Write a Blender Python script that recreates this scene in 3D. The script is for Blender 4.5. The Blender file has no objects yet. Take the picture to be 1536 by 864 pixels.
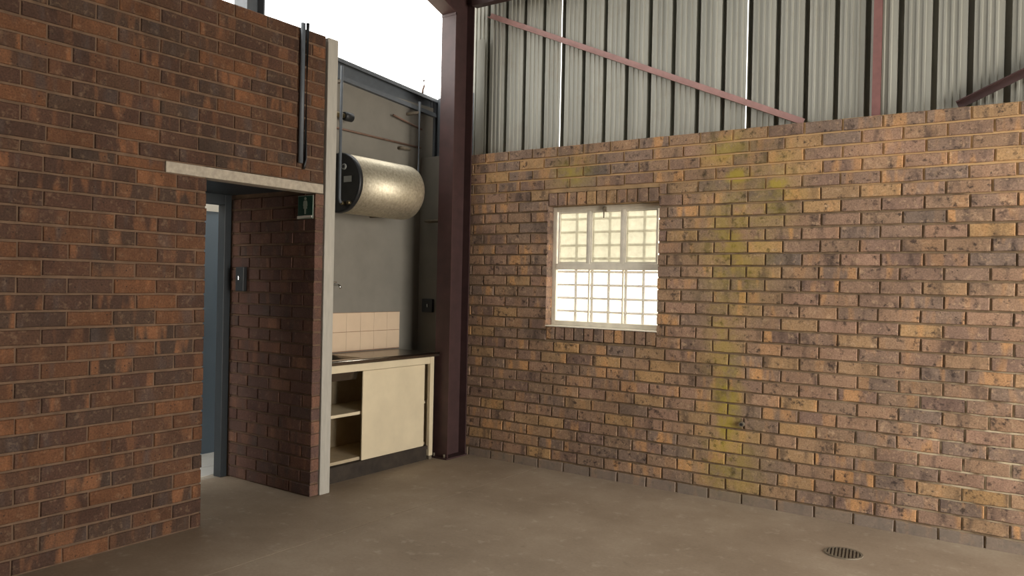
import bpy, bmesh, math, random
from mathutils import Matrix, Vector
random.seed(7)
S = bpy.context.scene
COL = S.collection

# ------------------------------------------------------------------ camera
cd = bpy.data.cameras.new('camera'); cam = bpy.data.objects.new('camera', cd); COL.objects.link(cam)
cam.matrix_world = Matrix(((0.81791796, -0.02008062, 0.57498433, 0.0),
                           (0.57494277, -0.0083628, -0.81815089, 0.0),
                           (0.02123746, 0.99976339, 0.00470512, 1.4513),
                           (0, 0, 0, 1)))
cd.sensor_width = 36.0; cd.lens = 36.0 * 1174.0 / 1536.0; cd.clip_start = 0.05; cd.clip_end = 200
S.camera = cam

# ------------------------------------------------------------------ sky, daylight, exposure
w = bpy.data.worlds.new('sky'); S.world = w; w.use_nodes = True
wb = w.node_tree.nodes['Background']
wb.inputs['Color'].default_value = (1.0, 0.975, 0.93, 1); wb.inputs['Strength'].default_value = 4.6

def area(name, loc, rot, sx, sy, power, color):
    l = bpy.data.lights.new(name, 'AREA'); l.shape = 'RECTANGLE'; l.size = sx; l.size_y = sy
    l.energy = power; l.color = color
    o = bpy.data.objects.new(name, l); COL.objects.link(o); o.location = loc; o.rotation_euler = rot
    return o
PI = math.pi
# daylight in the roller-door opening of the hall's right wall
area('daylight_door_right', (3.6, 3.1, 1.6), (0, PI/2, 0), 3.0, 3.2, 300, (1.0, 0.94, 0.85))
# portals: they give off nothing, they only tell the renderer where the sky comes in
for nm, loc, rot, sx, sy in (('portal_clerestory', (-4.32, 0.1, 4.6), (0, -PI/2, 0), 3.0, 10.4), ('portal_washroom', (-5.65, 3.5, 2.62), (0, 0, 0), .45, 3.2),
                             ('portal_window', (-2.866, 5.36, 1.6), (-PI/2, 0, 0), .95, .95)):
    area(nm, loc, rot, sx, sy, 1, (1, 1, 1)).data.cycles.is_portal = True
S.view_settings.view_transform = 'Standard'; S.view_settings.look = 'None'
S.view_settings.exposure = 0.0; S.view_settings.gamma = 1.0; S.view_settings.use_curve_mapping = False

# ------------------------------------------------------------------ materials
def lin(c):
    return tuple(((v/255)/12.92 if v/255 <= .04045 else ((v/255+.055)/1.055)**2.4) for v in c) + (1,)
class NT:
    def __init__(s, name):
        s.m = bpy.data.materials.new(name); s.m.use_nodes = True
        s.t = s.m.node_tree; s.b = s.t.nodes['Principled BSDF']
    def n(s, typ, **kw):
        k = s.t.nodes.new(typ)
        for a, v in kw.items(): setattr(k, a, v)
        return k
    def l(s, a, b): s.t.links.new(a, b)
    def math(s, op, a, b=None, c=None, clamp=False):
        k = s.n('ShaderNodeMath', operation=op, use_clamp=clamp)
        for i, v in enumerate((a, b, c)):
            if v is None: continue
            if isinstance(v, (int, float)): k.inputs[i].default_value = v
            else: s.l(v, k.inputs[i])
        return k.outputs[0]
    def mix(s, f, a, b, mode='MIX'):
        k = s.n('ShaderNodeMix', data_type='RGBA', blend_type=mode)
        for i, v in ((0, f), (6, a), (7, b)):
            if isinstance(v, (int, float)): k.inputs[i].default_value = v
            elif isinstance(v, tuple): k.inputs[i].default_value = v
            else: s.l(v, k.inputs[i])
        return k.outputs[2]
    def ramp(s, f, stops, interp='LINEAR'):
        k = s.n('ShaderNodeValToRGB'); k.color_ramp.interpolation = interp
        e = k.color_ramp.elements
        while len(e) < len(stops): e.new(0.5)
        for q, (p, c) in zip(e, stops): q.position = p; q.color = c
        s.l(f, k.inputs[0]); return k.outputs[0]
    def noise(s, vec, scale, detail=4, rough=.55, dim='3D'):
        k = s.n('ShaderNodeTexNoise'); k.noise_dimensions = dim
        k.inputs['Scale'].default_value = scale; k.inputs['Detail'].default_value = detail; k.inputs['Roughness'].default_value = rough
        if vec is not None: s.l(vec, k.inputs['Vector'])
        return k.outputs['Fac']
    def pos(s): return s.n('ShaderNodeNewGeometry').outputs['Position']
    def bump(s, h, strength=.3, dist=.01):
        k = s.n('ShaderNodeBump'); k.inputs['Strength'].default_value = strength; k.inputs['Distance'].default_value = dist
        s.l(h, k.inputs['Height']); s.l(k.outputs[0], s.b.inputs['Normal'])
    def col(s, v):
        if isinstance(v, tuple): s.b.inputs['Base Color'].default_value = v
        else: s.l(v, s.b.inputs['Base Color'])
    def setp(s, rough=.7, metal=0, spec=.5):
        s.b.inputs['Roughness'].default_value = rough; s.b.inputs['Metallic'].default_value = metal
        s.b.inputs['Specular IOR Level'].default_value = spec; return s.m
def W(v): return (v, v, v, 1)

def brick_mat(name, palette, band_col, band_amt, moss, spots=.7):
    t = NT(name); p = t.pos()
    at = t.n('ShaderNodeAttribute', attribute_name='bc'); sp = t.n('ShaderNodeSeparateColor'); t.l(at.outputs['Color'], sp.inputs[0])
    r, g, b = sp.outputs
    base = t.ramp(r, palette)
    sx = t.n('ShaderNodeSeparateXYZ'); t.l(p, sx.inputs[0])
    u = t.math('ADD', sx.outputs[0], sx.outputs[1])
    # kiln bands: vertical stripes across the brick, different on every brick
    cv = t.n('ShaderNodeCombineXYZ'); t.l(t.math('ADD', t.math('MULTIPLY', u, 11.0), t.math('MULTIPLY', b, 60)), cv.inputs[0])
    t.l(t.math('MULTIPLY', sx.outputs[2], 2.2), cv.inputs[1]); t.l(t.math('MULTIPLY', b, 31), cv.inputs[2])
    bn = t.noise(cv.outputs[0], 1.0, 2, .5)
    bm = t.ramp(bn, [(.53, W(0)), (.63, W(1))])
    c = t.mix(t.math('MULTIPLY', bm, t.math('MULTIPLY', g, band_amt)), base, band_col)
    bd = t.ramp(bn, [(.30, W(1)), (.42, W(0))])
    c = t.mix(t.math('MULTIPLY', bd, .65), c, lin((84, 72, 67)))
    # burnt spots, sandy blotches and pits
    n1 = t.noise(p, 24, 5, .65); m1 = t.ramp(n1, [(.56, W(0)), (.68, W(1))])
    c = t.mix(t.math('MULTIPLY', m1, spots), c, lin((66, 56, 52)))
    n3 = t.noise(p, 30, 4, .65); m3 = t.ramp(n3, [(.56, W(0)), (.70, W(1))])
    c = t.mix(t.math('MULTIPLY', m3, spots*.7), c, lin((196, 166, 134)))
    n2 = t.noise(p, 110, 5, .7)
    c = t.mix(.7, c, t.ramp(n2, [(.28, W(.45)), (.5, W(1.0)), (.72, W(1.45))]), 'MULTIPLY')
    n5 = t.noise(p, 3.2, 5, .65)
    c = t.mix(.8, c, t.ramp(n5, [(.32, W(.62)), (.5, W(.95)), (.7, W(1.15))]), 'MULTIPLY')
    vo = t.n('ShaderNodeTexVoronoi'); vo.inputs['Scale'].default_value = 38; t.l(p, vo.inputs['Vector'])
    pit = t.math('MULTIPLY', t.ramp(vo.outputs['Distance'], [(.10, W(1)), (.20, W(0))]), t.ramp(vo.outputs['Color'], [(.62, W(0)), (.66, W(1))]))
    c = t.mix(t.math('MULTIPLY', pit, .8), c, lin((48, 40, 36)))
    if moss:
        def blob(x, z, sxx, sz):
            dx = t.math('POWER', t.math('DIVIDE', t.math('SUBTRACT', sx.outputs[0], x), sxx), 2)
            dz = t.math('POWER', t.math('DIVIDE', t.math('SUBTRACT', sx.outputs[2], z), sz), 2)
            return t.math('POWER', 2.718, t.math('MULTIPLY', t.math('ADD', dx, dz), -1.0))
        mk = None
        for (x, z, a, h, k) in ((-1.86, .62, .10, .46, 1.0), (-1.84, .25, .22, .3, .6), (-1.84, 1.75, .24, .42, .65), (-1.56, 2.1, .16, .25, .55),
                                (-1.82, 2.22, .09, .045, 1.5), (-1.56, 2.15, .08, .04, 1.5), (-3.12, 2.32, .16, .12, .8), (-1.9, 2.42, .16, .10, .7), (-1.9, 1.15, .12, .4, .55)):
            v = t.math('MULTIPLY', blob(x, z, a, h), k); mk = v if mk is None else t.math('MAXIMUM', mk, v)
        mn = t.noise(p, 9, 5, .65)
        mm = t.math('MULTIPLY', mk, t.ramp(mn, [(.36, W(.15)), (.56, W(1.1))]), clamp=True)
        c = t.mix(t.math('MULTIPLY', mm, .75, clamp=True), c, lin((172, 154, 58)))
        # cement dust along the foot of the wall, lime bloom in blotches
        fd = t.ramp(t.math('ADD', sx.outputs[2], t.math('MULTIPLY', mn, .05)), [(.085, W(1)), (.115, W(0))])
        c = t.mix(t.math('MULTIPLY', fd, .75), c, lin((128, 118, 108)))
        ln = t.noise(p, 4.2, 6, .75); lm = t.ramp(ln, [(.66, W(0)), (.74, W(1))])
        c = t.mix(t.math('MULTIPLY', lm, .35), c, lin((205, 190, 165)))
    t.col(c); t.bump(t.mix(.5, n2, t.ramp(n1, [(.3, W(1)), (.75, W(0))])), .45, .006)
    return t.setp(.86, 0, .25)
M = {}
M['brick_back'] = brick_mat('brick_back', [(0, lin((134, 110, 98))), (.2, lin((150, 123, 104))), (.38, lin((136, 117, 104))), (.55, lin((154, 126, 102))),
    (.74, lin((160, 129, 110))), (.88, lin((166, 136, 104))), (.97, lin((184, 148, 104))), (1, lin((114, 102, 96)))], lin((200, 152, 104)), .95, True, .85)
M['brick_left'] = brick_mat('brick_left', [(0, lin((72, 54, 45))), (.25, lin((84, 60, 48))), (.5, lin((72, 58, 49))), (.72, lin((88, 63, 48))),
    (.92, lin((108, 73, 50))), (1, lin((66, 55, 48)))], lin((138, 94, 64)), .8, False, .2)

M['brick_passage'] = brick_mat('brick_passage', [(0, lin((92, 68, 62))), (.3, lin((106, 78, 68))), (.6, lin((92, 72, 66))), (.85, lin((112, 80, 66))), (1, lin((82, 66, 62)))],
    lin((146, 106, 82)), .6, False, .2)
def simple(name, c, rough=.7, metal=0, var=.15, scale=18, bump=0., spec=.5, stretch=None, bscale=None):
    t = NT(name); p = t.pos()
    if stretch:
        mp = t.n('ShaderNodeMapping'); mp.inputs['Scale'].default_value = stretch; t.l(p, mp.inputs[0]); p = mp.outputs[0]
    n = t.noise(p, scale, 5, .6)
    a = lin(c); lo = tuple(max(0, v*(1-var)) for v in a[:3]) + (1,); hi = tuple(v*(1+var) for v in a[:3]) + (1,)
    t.col(t.ramp(n, [(.3, lo), (.7, hi)]))
    if bump: t.bump(t.noise(p, bscale or scale*3, 4, .6), bump, .005)
    return t.setp(rough, metal, spec)
def mortar_back():
    t = NT('mortar_back'); p = t.pos(); sx = t.n('ShaderNodeSeparateXYZ'); t.l(p, sx.inputs[0])
    n = t.noise(p, 14, 5, .6); c = t.ramp(n, [(.3, lin((108, 92, 74))), (.7, lin((150, 128, 102)))])
    n2 = t.noise(p, 2.4, 4, .6)
    # lighter sandy pointing in the top courses, lime bloom low down to the right
    m = t.math('SUBTRACT', t.math('ADD', sx.outputs[2], t.math('MULTIPLY', n2, .6)), 2.36)
    c = t.mix(t.math('MULTIPLY', t.math('MULTIPLY', m, 6, clamp=True), .9), c, lin((206, 170, 124)))
    dx = t.math('POWER', t.math('DIVIDE', t.math('ADD', sx.outputs[0], .35), .55), 2)
    dz = t.math('POWER', t.math('DIVIDE', t.math('SUBTRACT', sx.outputs[2], .55), .42), 2)
    b = t.math('POWER', 2.718, t.math('MULTIPLY', t.math('ADD', dx, dz), -1.0))
    c = t.mix(t.math('MULTIPLY', b, t.ramp(t.noise(p, 6, 4, .6), [(.42, W(0)), (.58, W(1))])), c, lin((222, 208, 178)))
    t.col(c); t.bump(t.noise(p, 60, 4, .6), .5, .005); return t.setp(.95, 0, .2)
M['mortar_back'] = mortar_back()
M['mortar_left'] = simple('mortar_left', (108, 86, 68), .95, 0, .25, 14, .5)
M['plaster'] = simple('plaster_grey_paint', (128, 124, 115), .6, 0, .08, 5, .1)
M['plaster_dark'] = simple('plaster_shadow_grey', (128, 130, 126), .7, 0, .1, 5, .1)
M['post'] = simple('post_grey_paint', (172, 168, 158), .55, 0, .10, 9, .15, stretch=(6, 6, .8))
M['lintel'] = simple('lintel_concrete', (172, 162, 146), .9, 0, .18, 26, .5)
M['oxide'] = simple('red_oxide_steel', (134, 92, 88), .55, 0, .18, 12, .08)
M['oxide_lit'] = simple('red_oxide_lit', (168, 128, 122), .5, 0, .15, 12, .08)  # same red oxide, lit tone of the left brace put into the colour
M['oxide_dark_shaded'] = simple('red_oxide_dark_shaded', (66, 46, 45), .55, 0, .2, 12, .08)  # darker red oxide, shade of right brace and column web put into colour
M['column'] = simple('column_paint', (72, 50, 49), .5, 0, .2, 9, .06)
M['cream'] = simple('cream_paint', (214, 200, 170), .5, 0, .07, 5, .04)
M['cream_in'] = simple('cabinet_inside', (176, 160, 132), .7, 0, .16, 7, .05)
M['plinth'] = simple('plinth_dark', (50, 42, 34), .85, 0, .5, 9, .2)  # dark brown, strongly mottled
M['steel'] = simple('stainless', (150, 144, 134), .27, 1, .12, 40, .02, stretch=(1, 6, 1))
M['tile'] = simple('tile_cream', (222, 198, 170), .22, 0, .04, 6)
M['grout'] = simple('grout', (150, 112, 86), .9, 0, .2, 30)
M['galv'] = None
M['black'] = simple('black_plastic', (34, 36, 38), .45, 0, .2, 20)
M['darkgrey'] = simple('dark_grey_plastic', (52, 56, 58), .5, 0, .15, 20)
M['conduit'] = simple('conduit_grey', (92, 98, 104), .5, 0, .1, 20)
M['copper'] = simple('copper_dull', (120, 96, 82), .6, .4, .2, 20)
M['brass'] = simple('brass_valve', (120, 108, 80), .4, .7, .2, 30)
M['chrome'] = simple('chrome', (210, 210, 208), .15, 1, .05, 20)
M['red'] = simple('red_handle', (140, 46, 40), .5)
M['white'] = simple('white_paint', (226, 222, 212), .5, 0, .05, 12)
M['label'] = simple('label_grey', (150, 152, 146), .6, 0, .05, 30)
M['sign'] = simple('sign_green', (24, 62, 48), .4, 0, .05, 20)
M['signfig'] = simple('sign_figure', (150, 160, 146), .5, 0, .05, 20)
M['blue'] = simple('blue_gloss_wall', (108, 124, 140), .35, 0, .05, 3)
M['doorframe'] = simple('door_frame_dark', (44, 50, 54), .5, 0, .1, 10)
M['fltile'] = simple('floor_tile_white', (206, 204, 198), .4, 0, .06, 4)
M['roof'] = simple('roof_underside', (72, 71, 68), .7, 0, .1, 3)
M['wallfar'] = simple('wall_render', (88, 72, 62), .9, 0, .12, 2)
M['iron'] = simple('cast_iron', (118, 108, 92), .7, .2, .25, 40, .2)
M['winframe'] = simple('window_steel_white', (232, 226, 210), .5, 0, .10, 14)
M['bar'] = simple('burglar_bar', (120, 112, 98), .5, 0, .1, 14)

def galv():
    t = NT('galvanised_sheet'); p = t.pos()
    mp = t.n('ShaderNodeMapping'); mp.inputs['Scale'].default_value = (14, 14, .5); t.l(p, mp.inputs[0])
    n = t.noise(mp.outputs[0], 1.0, 4, .6)
    c = t.ramp(n, [(.25, lin((140, 140, 131))), (.75, lin((176, 176, 166)))])
    n2 = t.noise(p, 3.5, 5, .7)
    c = t.mix(t.math('MULTIPLY', t.ramp(n2, [(.56, W(0)), (.72, W(1))]), .3), c, lin((142, 132, 114)))
    t.col(c); return t.setp(.55, .25, .4)
M['galv'] = galv()
def foil():
    t = NT('geyser_foil'); p = t.pos()
    n = t.noise(p, 46, 4, .7); mp = t.n('ShaderNodeMapping'); mp.inputs['Scale'].default_value = (8, 60, 8); t.l(p, mp.inputs[0])
    n2 = t.noise(mp.outputs[0], 1.0, 3, .6)
    t.col(t.ramp(n, [(.3, lin((172, 162, 140))), (.7, lin((214, 206, 184)))]))
    t.bump(t.mix(.5, n, n2), .35, .004); return t.setp(.48, .75, .5)
M['foil'] = foil()
def concrete():
    t = NT('concrete_floor'); p = t.pos()
    n1 = t.noise(p, 1.3, 6, .62); n2 = t.noise(p, 9, 6, .7); n3 = t.noise(p, 60, 3, .6)
    c = t.ramp(n1, [(.3, lin((136, 120, 102))), (.52, lin((154, 138, 119))), (.72, lin((170, 155, 135)))])
    c = t.mix(t.math('MULTIPLY', t.ramp(n2, [(.57, W(0)), (.66, W(1))]), .3), c, lin((196, 183, 163)))
    c = t.mix(t.math('MULTIPLY', t.ramp(n2, [(.28, W(1)), (.38, W(0))]), .35), c, lin((92, 78, 64)))
    c = t.mix(.25, c, t.ramp(n3, [(.2, W(.5)), (.8, W(1.3))]), 'MULTIPLY')
    t.col(c); t.bump(t.mix(.5, n2, n3), .12, .006); return t.setp(.62, 0, .35)
M['floor'] = concrete()
def glass(name, tint, rough, a):
    t = NT(name); tr = t.n('ShaderNodeBsdfTranslucent'); tp = t.n('ShaderNodeBsdfTransparent'); mx = t.n('ShaderNodeMixShader')
    n = t.noise(t.pos(), 22, 5, .7)
    t.l(t.ramp(n, [(.3, tint), (.7, tuple(min(1, v*1.35) for v in tint[:3]) + (1,))]), tr.inputs[0])
    tp.inputs[0].default_value = tint; mx.inputs[0].default_value = a
    t.l(tp.outputs[0], mx.inputs[1]); t.l(tr.outputs[0], mx.inputs[2])
    gl = t.n('ShaderNodeBsdfGlossy'); gl.inputs['Roughness'].default_value = rough; m2 = t.n('ShaderNodeMixShader'); m2.inputs[0].default_value = .05
    t.l(mx.outputs[0], m2.inputs[1]); t.l(gl.outputs[0], m2.inputs[2])
    t.l(m2.outputs[0], t.t.nodes['Material Output'].inputs[0]); return t.m
M['glass_dirty'] = glass('dirty_obscured_glass', lin((198, 195, 182)), .3, .45)
M['glass_clear'] = glass('clear_glass', lin((250, 246, 236)), .1, .15)

# ------------------------------------------------------------------ mesh helpers
def box(bm, x0, x1, y0, y1, z0, z1):
    v = [bm.verts.new((x, y, z)) for x in (x0, x1) for y in (y0, y1) for z in (z0, z1)]
    for f in ((0, 1, 3, 2), (4, 6, 7, 5), (0, 4, 5, 1), (2, 3, 7, 6), (0, 2, 6, 4), (1, 5, 7, 3)): bm.faces.new([v[i] for i in f])
def tube(bm, pts, r, seg=12, cap=True):
    pts = [Vector(p) for p in pts]; rings = []
    for i, p in enumerate(pts):
        d = (pts[min(i+1, len(pts)-1)] - pts[max(i-1, 0)]).normalized()
        a = d.cross(Vector((0, 0, 1)));
        if a.length < 1e-3: a = d.cross(Vector((0, 1, 0)))
        a.normalize(); b = d.cross(a).normalized()
        rr = r[i] if isinstance(r, (list, tuple)) else r
        rings.append([bm.verts.new(p + (a*math.cos(2*PI*k/seg) + b*math.sin(2*PI*k/seg))*rr) for k in range(seg)])
    for A, B in zip(rings, rings[1:]):
        for k in range(seg): bm.faces.new((A[k], A[(k+1) % seg], B[(k+1) % seg], B[k])).smooth = True
    if cap: bm.faces.new(rings[0][::-1]); bm.faces.new(rings[-1])
def prism(bm, poly, o, u, v, n, d):
    """extrude polygon (2D in axes u, v at o) by d along n"""
    o, u, v, n = Vector(o), Vector(u), Vector(v), Vector(n)
    A = [bm.verts.new(o + u*a + v*b) for a, b in poly]; B = [bm.verts.new(q.co + n*d) for q in A]
    k = len(A); bm.faces.new(A[::-1]); bm.faces.new(B)
    for i in range(k): bm.faces.new((A[i], A[(i+1) % k], B[(i+1) % k], B[i]))
def obj(name, bm, mat, parent=None, bevel=0, kind=None, label=None, cat=None, group=None, loc=None):
    bmesh.ops.recalc_face_normals(bm, faces=bm.faces)
    me = bpy.data.meshes.new(name); bm.to_mesh(me); bm.free()
    if mat is not None: me.materials.append(M[mat] if isinstance(mat, str) else mat)
    o = bpy.data.objects.new(name, me); COL.objects.link(o)
    if loc: o.location = loc
    if parent: o.parent = parent
    if bevel:
        md = o.modifiers.new('bevel', 'BEVEL'); md.width = bevel; md.segments = 2; md.limit_method = 'ANGLE'
    tag(o, kind, label, cat, group); return o
def tag(o, kind=None, label=None, cat=None, group=None):
    if kind: o['kind'] = kind
    if label: o['label'] = label
    if cat: o['category'] = cat
    if group: o['group'] = group
def thing(name, loc, label, cat, group=None, kind=None):
    o = bpy.data.objects.new(name, None); COL.objects.link(o); o.location = loc; o.empty_display_size = .1
    tag(o, kind, label, cat, group); return o
def part(name, root, mat, fn, bevel=0, parent=None, label=None):
    """part built in world coordinates, then parented to a thing standing at root.location"""
    bm = bmesh.new(); fn(bm)
    if root.type == 'EMPTY': bmesh.ops.translate(bm, verts=bm.verts, vec=-root.location)
    return obj(name, bm, mat, parent or root, bevel, label=label)
def B(*boxes):
    def f(bm):
        for b in boxes: box(bm, *b)
    return f
def T(pts, r, seg=12): return lambda bm: tube(bm, pts, r, seg)
def solid(name, mat, fn, bevel=0, **kw):
    bm = bmesh.new(); fn(bm); return obj(name, bm, mat, None, bevel, **kw)

# ------------------------------------------------------------------ key planes (metres)
XL = -4.08      # face of the left brick wall
YB = 5.225      # face of the back brick wall
XR = -4.69      # plastered back of the kitchen recess
ZB = 2.545      # top of the back brick wall
ZL = 3.095      # top of the left brick wall
YP = 3.51       # passage side of the dividing wall
PZ = .0852; BL = .2348; JT = .012

# ------------------------------------------------------------------ floor
def floor_fn(bm):
    xj = -3.38; g = .005
    box(bm, -5.02, xj-g, -5.2, 5.4, -.12, 0); box(bm, xj+g, 3.75, -5.2, 5.4, -.12, 0); box(bm, xj-g, xj+g, -5.2, 5.4, -.12, -.04)
solid('floor', 'floor', floor_fn, kind='structure', label='worn brown-grey concrete floor with one straight joint')
M['ground'] = simple('pale_ground', (196, 184, 164), .95, 0, .1, 1.5)
solid('ground', 'ground', B((-40, 40, -40, 40, -.4, -.2)), kind='structure', label='bare ground outside the building')

# ------------------------------------------------------------------ brick walls
def brick_verts(bm, lay, o, u, n, u0, u1, z0, z1, depth, jit=.0016, rnd=None):
    """one brick: front face chamfered, corners uneven; lay = colour layer"""
    u, n = Vector(u), Vector(n); o = Vector(o); Z = Vector((0, 0, 1))
    j = lambda: random.uniform(-jit, jit)
    pr = random.uniform(-.002, .002)
    L = u1-u0; ja = lambda: random.uniform(.28, .42); h = lambda: random.uniform(-jit, jit)*.9
    a1, a2, a3, a4 = ja(), 1-ja(), 1-ja(), ja()
    cs = [(u0+j(), z0+j()), (u0+L*a1, z0+h()), (u0+L*a2, z0+h()), (u1+j(), z0+j()), (u1+j(), z1+j()), (u0+L*a3, z1+h()), (u0+L*a4, z1+h()), (u0+j(), z1+j())]
    uc, zc = (u0+u1)/2, (z0+z1)/2; ch = .0035; N = 8
    rings = []
    for d, ins in ((-depth, 0), (-.005+pr, 0), (pr, ch)):
        rings.append([bm.verts.new(o + u*(a - (math.copysign(ins, a-uc) if q in (0, 3, 4, 7) else 0)) + Z*(b - math.copysign(ins*random.uniform(.6, 1.5), b-zc)) + n*d) for q, (a, b) in enumerate(cs)])
    fs = [bm.faces.new(rings[2]), bm.faces.new(rings[0][::-1])]
    for A, Bq in zip(rings, rings[1:]):
        for k in range(N): fs.append(bm.faces.new((A[k], A[(k+1) % N], Bq[(k+1) % N], Bq[k])))
    for f in fs:
        for lp in f.loops: lp[lay] = rnd
def rnd_col(): return (random.random(), random.random()**1.3, random.random(), 1)

def lay_bricks(wall, mat, o, u, n, cells, depth, order):
    """cells: (u0,u1,z0,z1); the 300 that show largest become objects, the rest one part"""
    cells = sorted(cells, key=order)
    uo, no = Vector(u), Vector(n); rest = bmesh.new(); rl = rest.loops.layers.float_color.new('bc'); nrest = 0
    for i, (a, b, c, d) in enumerate(cells):
        rc = rnd_col()
        if i < 300:
            ctr = Vector(o) + uo*((a+b)/2) + Vector((0, 0, (c+d)/2))
            bm = bmesh.new(); ly = bm.loops.layers.float_color.new('bc')
            brick_verts(bm, ly, (0, 0, 0), u, n, (a-b)/2, (b-a)/2, (c-d)/2, (d-c)/2, depth, rnd=rc)
            obj('brick', bm, mat, wall, loc=ctr)
        else:
            brick_verts(rest, rl, o, u, n, a, b, c, d, depth, rnd=rc); nrest += 1
    if nrest: obj('brickwork', rest, mat, wall, kind='stuff')
    else: rest.free()

def courses(u_lo, u_hi, rows, phase, holes, JV=.012):
    """stretcher bond cut round the holes; rows = [(z0,z1)] from the bottom"""
    out = []
    for i, (z0, z1) in enumerate(rows):
        iv = [(u_lo, u_hi)]
        for (a, b, c, d) in holes:
            if z1 - .02 > c and z0 + .02 < d:
                nv = []
                for (p, q) in iv:
                    if b <= p or a >= q: nv.append((p, q)); continue
                    if a > p: nv.append((p, a))
                    if b < q: nv.append((b, q))
                iv = nv
        ph = phase + (BL/2 if i % 2 else 0) + random.uniform(-.006, .006)
        for (p, q) in iv:
            k = math.floor((p-ph)/BL); cuts = [p]
            while True:
                k += 1; c = ph + k*BL
                if c >= q: break
                if c > p: cuts.append(c)
            cuts.append(q)
            if len(cuts) > 2 and cuts[1]-cuts[0] < .05: cuts.pop(1)
            if len(cuts) > 2 and cuts[-1]-cuts[-2] < .05: cuts.pop(-2)
            for a, b in zip(cuts, cuts[1:]):
                g0 = JV/2 if a > p + 1e-6 else 0; g1 = JV/2 if b < q - 1e-6 else 0
                dz = random.uniform(-.0012, .0012)
                out.append((a+g0+random.uniform(-.001, .001)*(g0 > 0), b-g1, z0+JT/2+dz, z1-JT/2+dz))
    return out

# --- back wall: u = X
WX0, WX1, WZ0, WZ1 = -3.34, -2.392, 1.132, 2.07
def core(bm, u0, u1, v0, v1, z0, z1, hole=None):
    """box with an optional rectangular hole (u range, z range) for walls along X"""
    if not hole: box(bm, u0, u1, v0, v1, z0, z1); return
    a, b, c, d = hole
    box(bm, u0, a, v0, v1, z0, z1); box(bm, b, u1, v0, v1, z0, z1)
    box(bm, a, b, v0, v1, z0, c); box(bm, a, b, v0, v1, d, z1)
BX0, BX1 = -4.27, 3.0
bm = bmesh.new(); core(bm, BX0+.01, 3.6, YB+.012, YB+.125, -.05, ZB-.004, (WX0-.006, WX1+.006, WZ0-.1, WZ1+.1))
box(bm, WX0-.006, WX0-.004, YB+.06, YB+.125, WZ0-.1, WZ1+.1)
for z0, z1 in ((WZ0-.108, WZ0-.004), (WZ1+.004, WZ1+.108)): box(bm, WX0-.006, WX1+.006, YB+.012, YB+.125, z0, z1)
wall_back = obj('wall_back', bm, 'mortar_back', kind='structure', label='clinker brick wall with a barred window, mossy in places')
rows = []
k = 0
while ZB - k*PZ > .03:
    rows.append((max(ZB-(k+1)*PZ, -.012), ZB-k*PZ)); k += 1
rows = rows[::-1]
n_r = len(rows)
ph = -.2145 if (n_r-1) % 2 == 0 else -.2145 - BL/2
cells = courses(BX0, BX1, rows, ph, [(WX0, WX1, WZ0-.108, WZ1+.108)])
def order_back(c): return math.hypot((c[0]+c[1])/2 + .05, 0) if (c[0] < .02) else 50 + c[0]
# soldier course above and brick-on-edge sill below the window
def soldiers(z0, z1):
    n = 11; p = (WX1-WX0)/n
    return [(WX0+i*p+JT/2, WX0+(i+1)*p-JT/2, z0, z1) for i in range(n)]
cells += soldiers(WZ1+.006, WZ1+.104) + soldiers(WZ0-.104, WZ0-.008)
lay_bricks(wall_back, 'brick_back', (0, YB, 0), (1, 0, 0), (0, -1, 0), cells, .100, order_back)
# window reveal sits on brick ends; thin white-painted sill
# --- left wall: u = Y, face looks to +X
rowsL = [(i*.0847, (i+1)*.0847) for i in range(24)] + [(2.0328, 2.0976)] + [(2.0976+i*.0832, 2.0976+(i+1)*.0832) for i in range(12)]
ZL = rowsL[-1][1]
DY0, DY1 = 2.70, YP
LY0 = -.6
bm = bmesh.new()
x0, x1 = XL-.12, XL-.007
box(bm, x0, x1, -5.2, DY0-.006, -.05, ZL-.004); box(bm, x0, x1, DY0-.006, DY1, 2.10, ZL-.004); box(bm, x0, x1, DY1, 3.575, 2.10, ZL-.004)
wall_left = obj('wall_left', bm, 'mortar_left', kind='structure', label='tall red-brown brick wall with a doorway under a concrete lintel')
cells = courses(LY0, 3.575, rowsL, 1.93, [(DY0, 3.6, 0, 2.03), (2.44, 3.6, 2.03, 2.10)], .007)
cells = [c for c in cells if c[1] > LY0+.1]
def order_left(c):
    y = (c[0]+c[1])/2
    return y if y > 1.25 else 10 - y
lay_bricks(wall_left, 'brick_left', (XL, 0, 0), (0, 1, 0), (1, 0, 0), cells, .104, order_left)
solid('trim_lintel', 'lintel', B((XL-.105, XL+.006, 2.44, 3.57, 2.033, 2.095)), .004, kind='structure', label='pale precast concrete lintel over the brick doorway')

# --- dividing wall between passage and recess: u = X, face looks to -Y; its end face looks to +X
bm = bmesh.new(); box(bm, -4.985, XL-.012, YP+.009, 3.61, -.05, 2.03); box(bm, -5.03, XL-.125, YP+.012, 3.61, 2.03, 2.9); box(bm, -5.03, -4.985, YP+.004, 3.61, -.05, 2.03)
wall_div = obj('wall_passage', bm, 'mortar_left', kind='structure', label='dark brick side wall of the passage behind the doorway')
cells = courses(-4.985, XL, rowsL[:24], -4.30, [], .009)
lay_bricks(wall_div, 'brick_passage', (0, YP, 0), (1, 0, 0), (0, -1, 0), cells, .068, lambda c: c[0])

# --- plastered end post of the dividing wall
solid('trim_post', 'post', B((XL-.105, XL+.012, 3.584, 3.672, 0, ZL-.01)), .005, kind='structure', label='pale grey painted post at the end of the dividing wall')

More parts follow.
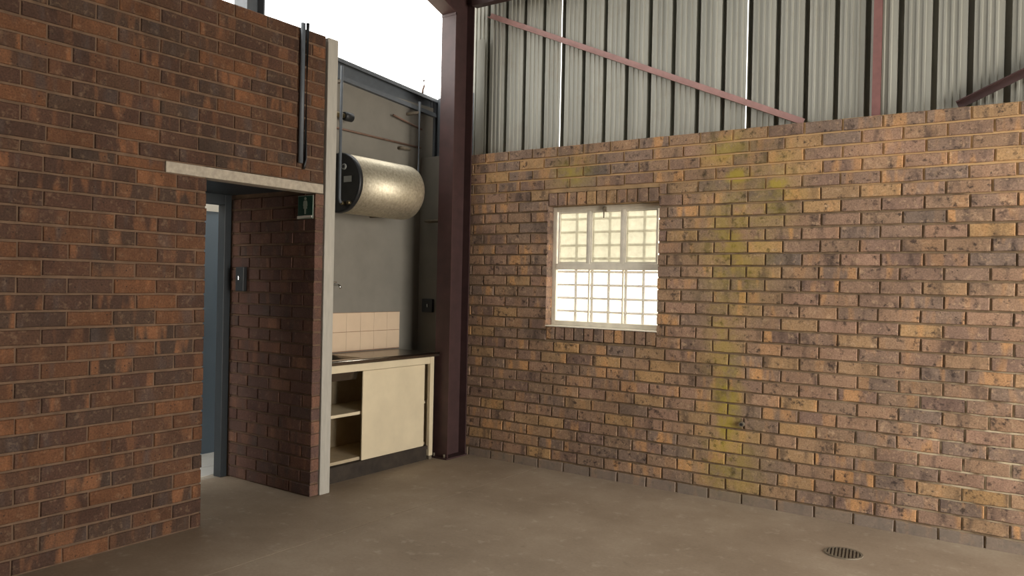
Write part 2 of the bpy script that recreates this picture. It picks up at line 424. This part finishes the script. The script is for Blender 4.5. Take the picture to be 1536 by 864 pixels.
# --- recess walls
bm = bmesh.new(); box(bm, XR-.12, XR, 3.61, 5.42, -.05, 3.03)
obj('wall_recess', bm, 'plaster', kind='structure', label='grey painted plaster wall behind the sink')
bm = bmesh.new(); box(bm, XR+.001, BX0+.008, YB, YB+.12, -.05, 2.56)
obj('wall_recess_side', bm, 'plaster', kind='structure', label='grey painted side wall of the recess beside the steel column')
bm = bmesh.new(); box(bm, XR, XL-.12, 3.612, 3.66, 0, 2.9)
obj('wall_recess_divider', bm, 'plaster', kind='structure', label='plastered recess side of the dividing wall')

# --- passage, door and washroom beyond
solid('ceiling_passage', 'doorframe', B((-5.02, XL-.125, .5, YP+.005, 2.06, 2.16)), kind='structure', label='dark slab over the passage')
solid('wall_passage_baffle', 'white', B((-5.03, XL-.125, 2.54, 2.66, -.05, 2.06)), kind='structure', label='unseen near side wall of the passage, added to block sky light')  # added out of view to keep sky off the passage floor, white for bounce
solid('wall_passage_far', 'wallfar', B((-5.12, -5.03, .5, 2.68, -.05, 2.06)), kind='structure', label='end wall of the passage')
d1 = thing('door_1', (-5.02, 3.1, 0), 'dark steel door frame at the end of the passage', 'door frame', kind='structure')
part('door_jamb', d1, 'doorframe', B((-5.07, -4.99, 3.452, 3.507, 0, 2.06)), .003)
part('door_jamb', d1, 'doorframe', B((-5.07, -4.99, 2.69, 2.745, 0, 2.06)), .003)
part('door_head', d1, 'doorframe', B((-5.07, -4.99, 2.745, 3.452, 1.985, 2.06)), .003)
solid('wall_washroom', 'blue', B((-5.86, -5.76, 2.0, 5.2, -.05, 2.0)), kind='structure', label='blue painted washroom wall seen through the passage door')
solid('wall_washroom_upper', 'white', B((-5.86, -5.75, 2.0, 5.2, 2.0, 2.6)), kind='structure', label='white band above the blue washroom wall')
solid('ceiling_washroom_baffle', 'white', B((-5.45, -5.03, 2.0, 5.0, 2.6, 2.66)), kind='structure', label='unseen slab over the near half of the washroom, added to cut sky light')  # added unseen slab, cuts the sky light that reaches the passage floor
solid('wall_washroom_end', 'white', B((-5.76, -5.03, 4.9, 5.0, -.05, 2.6)), kind='structure', label='end wall of the washroom')
solid('wall_washroom_side', 'white', B((-5.12, -5.03, 3.56, 4.9, -.05, 2.6)), kind='structure', label='white wall beside the washroom door')
# washroom floor of white tiles
bm = bmesh.new(); box(bm, -5.86, -5.02, 2.0, 5.0, -.12, -.004)
wf = obj('floor_washroom', bm, 'lintel', kind='structure', label='white tiled washroom floor')
for i in range(3):
    for j in range(7):
        bm = bmesh.new(); x = -5.70+i*.235; y = 2.55+j*.31; box(bm, -.115, .115, -.153, .153, -.006, 0)
        obj('tile', bm, 'fltile', wf, .002, loc=(x, y, 0))

# --- hall shell outside the view: right and front walls with roller-door openings, roof
bm = bmesh.new()
box(bm, 3.6, 3.75, -5.2, 1.4, -.05, 7.4); box(bm, 3.6, 3.75, 4.8, 5.4, -.05, 7.4); box(bm, 3.6, 3.75, 1.4, 4.8, 3.2, 7.4)
obj('wall_right', bm, 'wallfar', kind='structure', label='right-hand hall wall with a roller-door opening')
bm = bmesh.new()
box(bm, -4.2, 3.75, -5.35, -5.2, -.05, 7.4)
obj('wall_front', bm, 'wallfar', kind='structure', label='plain hall wall behind the photographer')
sl = math.tan(math.radians(18.0))
bm = bmesh.new()
v = [bm.verts.new(p) for p in ((-4.3, 5.5, 4.02), (3.9, 5.5, 4.02), (3.9, -5.4, 4.02+10.9*sl), (-4.3, -5.4, 4.02+10.9*sl))]
bm.faces.new(v); r = bmesh.ops.extrude_face_region(bm, geom=bm.faces[:])
bmesh.ops.translate(bm, verts=[g for g in r['geom'] if isinstance(g, bmesh.types.BMVert)], vec=(0, 0, .05))
obj('ceiling', bm, 'roof', kind='structure', label='sloping sheet-metal roof')

# ------------------------------------------------------------------ sheet cladding above the back wall
YS = YB + .150; RP = .1896
def sheet_profile(x_start, nr, gap):
    """(x, depth) of one sheet seen from inside: flat pans with fine swages, deep narrow rib channels; depth grows outward"""
    pts = []; x = x_start
    for i in range(nr):
        pts += [(x, 0), (x, .006), (x-.005, .075), (x+.041, .075), (x+.036, .006), (x+.036, 0)]
        p = x + .036; wv = RP - .036
        for q in (.22, .48, .74):
            c = p + wv*q; pts += [(c-.008, 0), (c-.005, -.008), (c+.005, -.008), (c+.010, 0)]
        x += RP
    pts.append((x_start + nr*RP - gap, 0)); return pts
wc = thing('wall_back_cladding', (0, YS, 2.5), 'grey ribbed sheet-metal cladding above the brick wall', 'wall', kind='structure'); del wc['category']
xs = -3.906 - RP
starts = [xs - 2*RP]
while xs < 3.2: starts.append(xs); xs += 4*RP
for i, x in enumerate(starts):
    pr_ = sheet_profile(x, 2 if i == 0 else 4, .005 if i in (1, 3) else .0)
    def f(bm, pr_=pr_):
        A = [bm.verts.new((a, YS+b, 2.40)) for a, b in pr_]; Bq = [bm.verts.new((a, YS+b, 4.2)) for a, b in pr_]
        for k in range(len(A)-1): bm.faces.new((A[k], A[k+1], Bq[k+1], Bq[k]))
    o = part('cladding_sheet', wc, 'galv', f)
    md = o.modifiers.new('thick', 'SOLIDIFY'); md.thickness = .0012
part('corner_flashing', wc, 'galv', B((-4.165, -4.082, YS-.045, YS-.042, 2.55, 3.55), (-4.165, -4.162, YS-.042, YS-.003, 2.55, 3.55)))
# sheet left of the column above the recess, its shade put into the colour
wr = thing('wall_recess_cladding', (-4.5, YS, 2.5), 'sheet cladding with its shade painted in, above the recess side wall', 'wall', kind='structure'); del wr['category']
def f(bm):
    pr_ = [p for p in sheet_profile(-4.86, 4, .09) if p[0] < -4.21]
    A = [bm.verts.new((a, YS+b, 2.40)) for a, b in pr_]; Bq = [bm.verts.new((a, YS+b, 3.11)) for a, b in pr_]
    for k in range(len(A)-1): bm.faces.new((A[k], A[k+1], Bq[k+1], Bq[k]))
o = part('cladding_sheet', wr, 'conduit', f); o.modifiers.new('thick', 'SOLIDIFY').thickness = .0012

# ------------------------------------------------------------------ steelwork
def ibeam(bm, x0, x1, y0, y1, z0, z1, tf=.010, tw=.008):
    box(bm, x0, x1, y0, y0+tf, z0, z1); box(bm, x0, x1, y1-tf, y1, z0, z1)
    xc = (x0+x1)/2; box(bm, xc-tw/2, xc+tw/2, y0+tf, y1-tf, z0, z1)
CX0, CX1, CY0, CY1 = -4.262, -4.112, 4.972, 5.218
c = thing('steel_column', (-4.187, 5.095, 0), 'red-oxide steel I-column standing between the sink recess and the back wall', 'column')
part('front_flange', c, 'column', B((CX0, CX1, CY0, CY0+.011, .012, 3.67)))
part('rear_flange', c, 'oxide_dark_shaded', B((CX0, CX1, CY1-.011, CY1, .012, 3.9)))
part('web', c, 'oxide_dark_shaded', B((-4.191, -4.183, CY0+.011, CY1-.011, .012, 3.98)))
part('base_plate', c, 'oxide_dark_shaded', B((CX0-.02, CX1+.02, CY0-.03, CY1-.005, 0, .012)))
for sx in (-1, 1): part('anchor_bolt', c, 'iron', T([(-4.187+sx*.055, CY0-.015, .012), (-4.187+sx*.055, CY0-.015, .04)], .009, 6))
part('splice_plate', c, 'column', B((CX0, CX1, CY0-.004, CY0+.02, 3.655, 3.675)))
ra = thing('roof_rafter', (-4.187, 4.972, 3.67), 'red-oxide steel rafter rising from the head of the column', 'beam')
a = math.radians(19); L = 6.0; dy, dz = -math.cos(a), math.sin(a); uy, uz = math.sin(a), math.cos(a)
def slab(xa, xb, t0, t1, s0=0.):
    def f(bm):
        prism(bm, [(s0, t0), (L, t0), (L, t1), (s0, t1)], (xa, CY0, 3.68), (0, dy, dz), (0, uy, uz), (1, 0, 0), xb-xa)
    return f
part('bottom_flange', ra, 'column', slab(CX0, CX1, -.004, .011, -.02))
part('web', ra, 'column', slab(-4.1895, -4.1845, .011, .24, -.24))
part('top_flange', ra, 'column', slab(CX0, CX1, .24, .25, -.2))
solid('eaves_beam', 'oxide_dark_shaded', B((-4.10, 3.59, 5.16, 5.17, 3.78, 3.93), (-4.10, 3.59, 5.17, 5.23, 3.78, 3.788), (-4.10, 3.59, 5.17, 5.23, 3.922, 3.93)),
      label='dark red steel eaves channel running above the sheet cladding', cat='beam')
def angle_brace(name, P, Q, label, mat, top=False):
    P, Q = Vector(P), Vector(Q); d = (Q-P).normalized(); u = Vector((-d.z, 0, d.x));
    if u.z < 0: u = -u
    bm = bmesh.new()
    prism(bm, [(0, 0), (.044, 0), (.044, .006), (.006, .006), (.006, .044), (0, .044)], P - u*(-.022 if top else .022), -u if top else u, (0, -1, 0), d, (Q-P).length)
    return obj(name, bm, mat, label=label, cat='brace', group='angle braces on the cladding')
angle_brace('angle_brace', (-4.03, 5.335, 3.735), (-1.42, 5.335, 2.565), 'red-oxide angle brace, lit tone painted in, sloping down from the column head to the wall top', 'oxide_lit')
angle_brace('angle_brace', (-.53, 5.335, 2.57), (2.05, 5.335, 3.735), 'red-oxide angle brace, shade painted in, rising from the wall top towards the eaves beam', 'oxide_dark_shaded', True)
gp = bmesh.new(); box(gp, -1.005, -.955, 5.33, 5.335, 2.55, 3.92); box(gp, -1.005, -1.0, 5.335, 5.37, 2.55, 3.92)
obj('cladding_rail', gp, 'oxide', label='upright red-oxide steel rail against the sheet cladding', cat='rail')
# column standing behind the left wall
c2 = thing('steel_column', (-4.5, 3.27, 2.16), 'grey-blue steel column rising behind the top of the left brick wall', 'column')
part('front_flange', c2, 'conduit', B((-4.57, -4.43, 3.20, 3.21, 2.16, 6)))
part('rear_flange', c2, 'conduit', B((-4.57, -4.43, 3.33, 3.34, 2.16, 6)))
part('web', c2, 'conduit', B((-4.504, -4.496, 3.21, 3.33, 2.16, 6)))
# lipped channel over the recess wall, falling towards the back
ch = thing('roof_channel', (XR, 4.5, 3.03), 'grey lipped steel channel sloping above the recess wall', 'beam')
def chan(bm):
    ya, yb_ = 3.68, 5.46; s = -.0735; z0 = lambda y: 3.195 + (y-4.2)*s
    prof = [(-.03, 0), (.035, 0), (.035, -.03), (.031, -.03), (.031, -.004), (-.026, -.004), (-.026, -.161), (.031, -.161), (.031, -.13), (.035, -.13), (.035, -.165), (-.03, -.165)]
    A = [bm.verts.new((XR+p, ya, z0(ya)+q)) for p, q in prof]; Bq = [bm.verts.new((XR+p, yb_, z0(yb_)+q)) for p, q in prof]
    bm.faces.new(A[::-1]); bm.faces.new(Bq)
    for k in range(len(A)): bm.faces.new((A[k], A[(k+1) % len(A)], Bq[(k+1) % len(A)], Bq[k]))
part('channel', ch, 'conduit', chan)
solid('wire_stub', 'copper', T([(XR, 5.225, 3.12), (XR, 5.23, 3.17), (XR, 5.245, 3.20), (XR, 5.24, 3.255)], .009, 8), label='short bent stub standing on the sloping channel above the recess', cat='stub')

# ------------------------------------------------------------------ window
wn = thing('window_1', (-2.866, YB+.1, WZ0), 'white steel window with burglar bars and dirty upper panes', 'window', kind='structure'); del wn['category']
fy0, fy1 = YB+.085, YB+.115
fx0, fx1, fz0, fz1 = WX0-.003, WX1+.005, WZ0+.003, WZ1+.003
fw = .038
part('window_frame', wn, 'winframe', B((fx0, fx0+fw, fy0, fy1, fz0, fz1), (fx1-fw, fx1, fy0, fy1, fz0, fz1), (fx0+fw, fx1-fw, fy0, fy1, fz1-fw, fz1), (fx0+fw, fx1-fw, fy0, fy1, fz0, fz0+fw)), .003)
zt = 1.60
part('transom', wn, 'winframe', B((fx0+fw, fx1-fw, fy0-.004, fy1, zt-.024, zt+.024)), .003)
pw = (fx1-fx0-2*fw)/3
for i in (1, 2):
    x = fx0+fw+i*pw; part('mullion', wn, 'winframe', B((x-.011, x+.011, fy0, fy1-.005, zt+.024, fz1-fw)), .002)
    part('mullion', wn, 'winframe', B((x-.006, x+.006, fy0+.008, fy1-.005, fz0+fw, zt-.024)), .002)
for i in range(3):
    a = fx0+fw+i*pw+.011; b = fx0+fw+(i+1)*pw-.011; s_ = .014
    part('sash', wn, 'winframe', B((a, a+s_, fy0+.004, fy1-.008, zt+.024, fz1-fw), (b-s_, b, fy0+.004, fy1-.008, zt+.024, fz1-fw), (a+s_, b-s_, fy0+.004, fy1-.008, zt+.024, zt+.024+s_), (a+s_, b-s_, fy0+.004, fy1-.008, fz1-fw-s_, fz1-fw)), .002)
    part('pane', wn, 'glass_dirty', B((a+s_, b-s_, fy0+.012, fy0+.015, zt+.024+s_, fz1-fw-s_)))
    part('pane', wn, 'glass_clear', B((a-.004, b+.004, fy0+.016, fy0+.019, fz0+fw, zt-.024)))
gy = fy1 + .03
for i in range(1, 6):
    x = fx0+fw+i*pw/2; part('burglar_bar', wn, 'bar', B((x-.010, x+.010, gy, gy+.008, fz0, fz1)))
for i in range(1, 9):
    z = fz0 + i*(fz1-fz0)/9 + .01; part('burglar_bar', wn, 'bar', B((fx0, fx1, gy+.008, gy+.016, z-.009, z+.009)))
part('latch', wn, 'iron', B((-2.885, -2.86, fy0-.02, fy0, fz1-.05, fz1-.012), (-2.877, -2.868, fy0-.03, fy0-.02, fz1-.10, fz1-.02)), .003)
part('window_sill', wn, 'winframe', B((WX0-.004, WX1+.004, YB-.004, YB+.12, WZ0-.006, WZ0+.003)), .002)
part('reveal', wn, 'brick_back', B((WX0-.006, WX0-.001, YB+.002, YB+.084, WZ0, WZ1)))

# ------------------------------------------------------------------ kitchen recess: sink unit
XF = -4.225; KY0, KY1 = 3.70, 4.915; KX0 = XR + .004
k = thing('sink_cabinet', (-4.45, 4.3, 0), 'cream sink cabinet with a sliding door half open on its shelf', 'cabinet')
part('side_panel', k, 'cream', B((KX0, XF-.004, KY1-.018, KY1, .10, .845)))
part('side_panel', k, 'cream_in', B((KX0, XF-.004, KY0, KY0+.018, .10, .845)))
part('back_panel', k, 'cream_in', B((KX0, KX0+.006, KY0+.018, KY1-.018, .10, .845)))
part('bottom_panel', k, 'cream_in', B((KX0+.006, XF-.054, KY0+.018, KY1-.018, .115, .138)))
part('shelf', k, 'cream', B((KX0+.006, XF-.056, KY0+.018, KY1-.018, .455, .477)))
part('top_rail', k, 'cream', B((XF-.022, XF, KY0, KY1-.045, .787, .842)), .002)
part('corner_post', k, 'cream', B((XF-.03, XF+.004, KY1-.045, KY1, .03, .845)), .003)
part('bottom_rail', k, 'plinth', B((XF-.055, XF-.012, KY0, KY1-.045, .085, .112)))
part('plinth', k, 'plinth', B((XF-.028, XF-.012, KY0, KY1-.06, 0, .085)))
part('leg', k, 'iron', B((XF-.026, XF, KY1-.04, KY1-.006, 0, .03)))
part('sliding_door', k, 'cream', B((XF-.040, XF-.028, 4.145, 4.838, .112, .781)), .003)
part('sliding_door', k, 'cream', B((XF-.052, XF-.044, 4.20, 4.80, .118, .781)), .002)
# sink top: stainless sheet with a pressed bowl
st = thing('kitchen_sink', (-4.45, 4.3, .845), 'stainless steel sink top with a pressed bowl, on the cream cabinet', 'sink')
SX0, SX1, SY0, SY1 = XR+.003, XF+.03, 3.69, 4.945; ZT = .877
bx0, bx1, by0, by1 = -4.60, -4.29, 3.80, 4.16
def top(bm):
    box(bm, SX0, SX1, by1, SY1, ZT-.006, ZT); box(bm, SX0, SX1, SY0, by0, ZT-.006, ZT)
    box(bm, SX0, bx0, by0, by1, ZT-.006, ZT); box(bm, bx1, SX1, by0, by1, ZT-.006, ZT)
    box(bm, SX1-.004, SX1, SY0, SY1, ZT-.030, ZT-.006); box(bm, SX0, SX1-.004, SY1-.004, SY1, ZT-.03, ZT-.006)
part('drainer', st, 'steel', top, .002)
part('front_edge', st, 'steel', T([(SX1-.002, SY0, ZT-.004), (SX1-.002, SY1, ZT-.004)], .008, 10))
def bowl(bm):
    d = ZT-.16
    o = [bm.verts.new(p) for p in ((bx0, by0, ZT-.003), (bx1, by0, ZT-.003), (bx1, by1, ZT-.003), (bx0, by1, ZT-.003))]
    i = [bm.verts.new(p) for p in ((bx0+.025, by0+.025, d), (bx1-.025, by0+.025, d), (bx1-.025, by1-.025, d), (bx0+.025, by1-.025, d))]
    bm.faces.new(i)
    for q in range(4): bm.faces.new((o[q], o[(q+1) % 4], i[(q+1) % 4], i[q]))
b_ = part('bowl', st, 'steel', bowl)
part('waste', st, 'chrome', T([(-4.445, 3.98, ZT-.159), (-4.445, 3.98, ZT-.154)], .03, 16), parent=b_)
# splashback tiles
sp = thing('splashback', (XR, 4.3, .88), 'two rows of square cream tiles on the wall behind the sink', 'tiles')
part('grout_bed', sp, 'grout', B((XR+.001, XR+.004, 3.70, 4.982, .882, 1.196)))
ty = 4.980
for i in range(9):
    y1 = ty - i*.1535; y0 = max(y1-.151, 3.70)
    if i == 0: pass
    if y1 < 3.73: break
    for (z0, z1) in ((1.0425, 1.1935), (.8885, 1.0395)):
        part('tile', sp, 'tile', B((XR+.004, XR+.0095, y0, y1, z0, z1)), .0012)

# ------------------------------------------------------------------ geyser and its pipes
g = thing('water_heater', (-4.42, 4.02, 1.955), 'silver foil-covered horizontal water heater hung on the recess wall', 'water heater')
GX, GZ, GR, GY0, GY1 = -4.42, 2.18, .222, 4.02, 4.75
def gcyl(bm):
    seg = 48; pr_ = [(GY0+.012, GR), (GY1-.05, GR), (GY1-.02, GR*.985), (GY1-.004, GR*.93), (GY1+.012, GR*.6), (GY1+.016, 0.02)]
    rings = [[bm.verts.new((GX+r_*math.cos(2*PI*q/seg), y, GZ+r_*math.sin(2*PI*q/seg))) for q in range(seg)] for y, r_ in pr_]
    for A, Bq in zip(rings, rings[1:]):
        for q in range(seg): bm.faces.new((A[q], A[(q+1) % seg], Bq[(q+1) % seg], Bq[q])).smooth = True
    bm.faces.new(rings[0]); bm.faces.new(rings[-1])
part('jacket', g, 'foil', gcyl)
def gcap(bm):
    seg = 48; pr_ = [(GY0+.03, GR*1.012), (GY0+.004, GR*1.012), (GY0-.004, GR*.985), (GY0-.004, GR*.93), (GY0+.002, GR*.90), (GY0-.002, .03)]
    rings = [[bm.verts.new((GX+r_*math.cos(2*PI*q/seg), y, GZ+r_*math.sin(2*PI*q/seg))) for q in range(seg)] for y, r_ in pr_]
    for A, Bq in zip(rings, rings[1:]):
        for q in range(seg): bm.faces.new((A[q], A[(q+1) % seg], Bq[(q+1) % seg], Bq[q])).smooth = True
    bm.faces.new(rings[0]); bm.faces.new(rings[-1])
cp = part('end_cap', g, 'black', gcap)
part('thermostat_knob', g, 'label', T([(GX+.06, GY0-.002, GZ+.115), (GX+.06, GY0-.014, GZ+.115)], .022, 20), parent=cp)
part('thermostat_ring', g, 'black', T([(GX+.06, GY0-.014, GZ+.115), (GX+.06, GY0-.018, GZ+.115)], .012, 16), parent=cp)
part('rating_label', g, 'label', B((GX+.055, GX+.135, GY0-.004, GY0-.002, GZ-.0, GZ+.045)), parent=cp)
for dx in (.10, .165): part('inlet_fitting', g, 'brass', T([(GX+dx-.04, GY0, GZ-.155), (GX+dx-.04, GY0-.03, GZ-.155)], .014, 10))
for yy in (4.15, 4.62):
    part('wall_bracket', g, 'iron', B((XR+.002, GX-.12, yy-.015, yy+.015, GZ-.205, GZ-.185), (XR+.002, XR+.01, yy-.015, yy+.015, GZ-.2, GZ+.1)))
PX, PY = -4.335, 3.95
fp = thing('water_pipe', (PX, PY, 2.026), 'thin vertical pipe dropping to the front end of the water heater', 'pipe')
part('tube', fp, 'conduit', T([(PX, PY, 3.02), (PX, PY, 2.05), (PX, PY+.008, 2.030), (PX, PY+.016, 2.026)], .011))
part('wall_clip', fp, 'iron', B((XR+.001, PX, PY-.012, PY+.012, 2.90, 2.92)))
va = thing('pressure_valve', (-4.6, 4.1, 2.7), 'dark brass pressure valve on the recess wall above the water heater', 'valve')
part('valve_body', va, 'brass', T([(-4.60, 3.98, 2.725), (-4.60, 4.06, 2.725), (-4.60, 4.16, 2.735), (-4.60, 4.22, 2.735)], [.022, .03, .022, .02]))
part('valve_cap', va, 'black', T([(-4.60, 4.22, 2.735), (-4.60, 4.24, 2.735), (-4.60, 4.30, 2.735), (-4.60, 4.31, 2.735)], [.03, .036, .036, .026], 16))
part('wall_clip', va, 'iron', B((XR+.001, -4.60, 4.03, 4.06, 2.715, 2.735)))
part('valve_handle', va, 'red', T([(-4.60, 4.10, 2.70), (-4.60, 4.10, 2.655)], [.016, .026], 12))
solid('copper_pipe', 'copper', T([(XR+.025, 3.9, 2.648), (XR+.025, 4.72, 2.643), (XR+.025, 5.19, 2.64)], .009), label='copper pipe running along the recess wall above the water heater', cat='pipe')
solid('copper_pipe', 'copper', T([(XR+.04, 4.82, 2.86), (XR+.04, 5.18, 2.80)], .009), label='short copper pipe sloping under the recess channel', cat='pipe')
rp = thing('water_pipe', (-4.545, 5.03, 2.22), 'vertical pipe dropping to the rear end of the water heater', 'pipe')
part('tube', rp, 'conduit', T([(-4.545, 5.03, 3.0), (-4.545, 5.03, 2.25), (-4.52, 4.99, 2.22), (-4.45, 4.82, 2.22), (-4.44, 4.785, 2.22)], .011))
part('wall_clip', rp, 'iron', B((XR+.001, -4.545, 5.018, 5.042, 2.90, 2.92)))
solid('pipe_stub', 'iron', T([(XR+.002, 4.93, 2.60), (XR+.05, 4.93, 2.60), (XR+.05, 5.02, 2.60)], .014), label='dark pipe stub on the recess wall behind the vertical pipe', cat='pipe')
solid('pipe_elbow', 'iron', T([(-4.57, YB-.002, 1.99), (-4.57, YB-.06, 1.99), (-4.50, YB-.06, 1.985), (-4.42, YB-.06, 1.985)], .013), label='dark pipe elbow on the recess side wall below the water heater', cat='pipe')
tp = thing('wall_tap', (XR, 4.22, 1.42), 'small chrome wall tap above the tiles', 'tap')
part('spout', tp, 'chrome', T([(XR+.001, 4.20, 1.42), (XR+.05, 4.20, 1.42), (XR+.09, 4.21, 1.415), (XR+.10, 4.212, 1.39)], [.011, .010, .009, .009]))
part('handle', tp, 'chrome', B((XR+.035, XR+.05, 4.18, 4.22, 1.435, 1.442)), .002)
ib = thing('isolator_box', (-4.562, YB, 1.25), 'dark isolator switch box on the recess side wall', 'switch')
part('box', ib, 'darkgrey', B((-4.622, -4.502, YB-.03, YB-.001, 1.19, 1.308)), .005)
part('rocker', ib, 'chrome', B((-4.553, -4.543, YB-.042, YB-.03, 1.235, 1.265)), .002)

# ------------------------------------------------------------------ passage details
sw = thing('light_switch', (-4.84, YP, 1.45), 'dark switch box on the passage brick wall', 'switch')
part('box', sw, 'black', B((-4.885, -4.795, YP-.035, YP-.003, 1.36, 1.535)), .004)
part('rocker', sw, 'chrome', B((-4.850, -4.838, YP-.045, YP-.035, 1.44, 1.47)), .002)
sg = thing('washroom_sign', (-4.165, YP, 1.95), 'green washroom sign with a pale standing figure', 'sign')
part('plate', sg, 'signfig', B((-4.243, -4.092, YP-.012, YP-.008, 1.862, 2.018)))
part('panel', sg, 'sign', B((-4.239, -4.096, YP-.014, YP-.012, 1.884, 2.014)))
def fig(bm):
    o = (-4.167, YP-.014, 1.95); u, v, n = (1, 0, 0), (0, 0, 1), (0, -1, 0)
    prism(bm, [(.0105*math.cos(2*PI*q/16), .047+.0105*math.sin(2*PI*q/16)) for q in range(16)], o, u, v, n, .001)
    prism(bm, [(-.012, .034), (.012, .034), (.019, .026), (.021, -.002), (.016, -.004), (.015, .012), (.0185, -.020), (.009, -.021), (.008, -.056), (.001, -.056), (.001, -.024),
               (-.001, -.024), (-.001, -.056), (-.008, -.056), (-.009, -.021), (-.0185, -.020), (-.015, .012), (-.016, -.004), (-.021, -.002), (-.019, .026)], o, u, v, n, .001)
part('figure', sg, 'signfig', fig)
part('torn_edge', sg, 'white', lambda bm: prism(bm, [(-.075, -.088), (-.02, -.083), (.03, -.081), (.072, -.081), (.072, -.067), (0, -.066), (-.04, -.069), (-.075, -.069)], (-4.167, YP-.016, 1.95), (1, 0, 0), (0, 0, 1), (0, -1, 0), .003))
# conduits on the left wall
solid('conduit_pipe', 'conduit', T([(XL+.018, 3.362, ZL+.02), (XL+.018, 3.362, 2.21)], .016), label='grey conduit fixed to the left brick wall above the lintel', cat='conduit')
cb = solid('conduit_pipe', 'black', T([(XL+.016, 3.402, ZL+.03), (XL+.016, 3.402, 2.24), (XL+.014, 3.398, 2.20), (XL+.010, 3.396, 2.175)], [.011, .011, .008, .007]), label='black conduit beside the grey one above the lintel', cat='conduit')
# ------------------------------------------------------------------ floor drain and wall stub
dr = thing('floor_drain', (-.96, 4.61, 0), 'round slotted drain grate in the concrete floor', 'drain')
def ring(bm):
    seg = 40
    R_ = [[bm.verts.new((-.96+r_*math.cos(2*PI*q/seg), 4.61+r_*math.sin(2*PI*q/seg), z)) for q in range(seg)] for r_, z in ((.102, .001), (.10, .006), (.088, .006), (.086, .001))]
    for A, Bq in zip(R_, R_[1:]):
        for q in range(seg): bm.faces.new((A[q], A[(q+1) % seg], Bq[(q+1) % seg], Bq[q]))
part('rim', dr, 'iron', ring)
part('sump', dr, 'black', T([(-.96, 4.61, .0005), (-.96, 4.61, .0015)], .087, 40))
for i in range(-4, 5):
    yy = i*.0185; h = math.sqrt(.087**2 - yy**2)
    q = part('slat', dr, 'iron', B((-.96-h, -.96+h, 4.61+yy-.005, 4.61+yy+.005, .0015, .007)))
for o in [c_ for c_ in dr.children if c_.name.startswith('slat')]: o.rotation_euler = (0, 0, math.radians(100))
ps = thing('pipe_stub', (-1.746, YB, .542), 'small steel pipe stub poking from the brick wall', 'pipe')
part('stub', ps, 'iron', T([(-1.746, YB-.001, .542), (-1.746, YB-.03, .542)], .017, 16))
part('bore', ps, 'black', T([(-1.746, YB-.0295, .542), (-1.746, YB-.031, .542)], .010, 16))
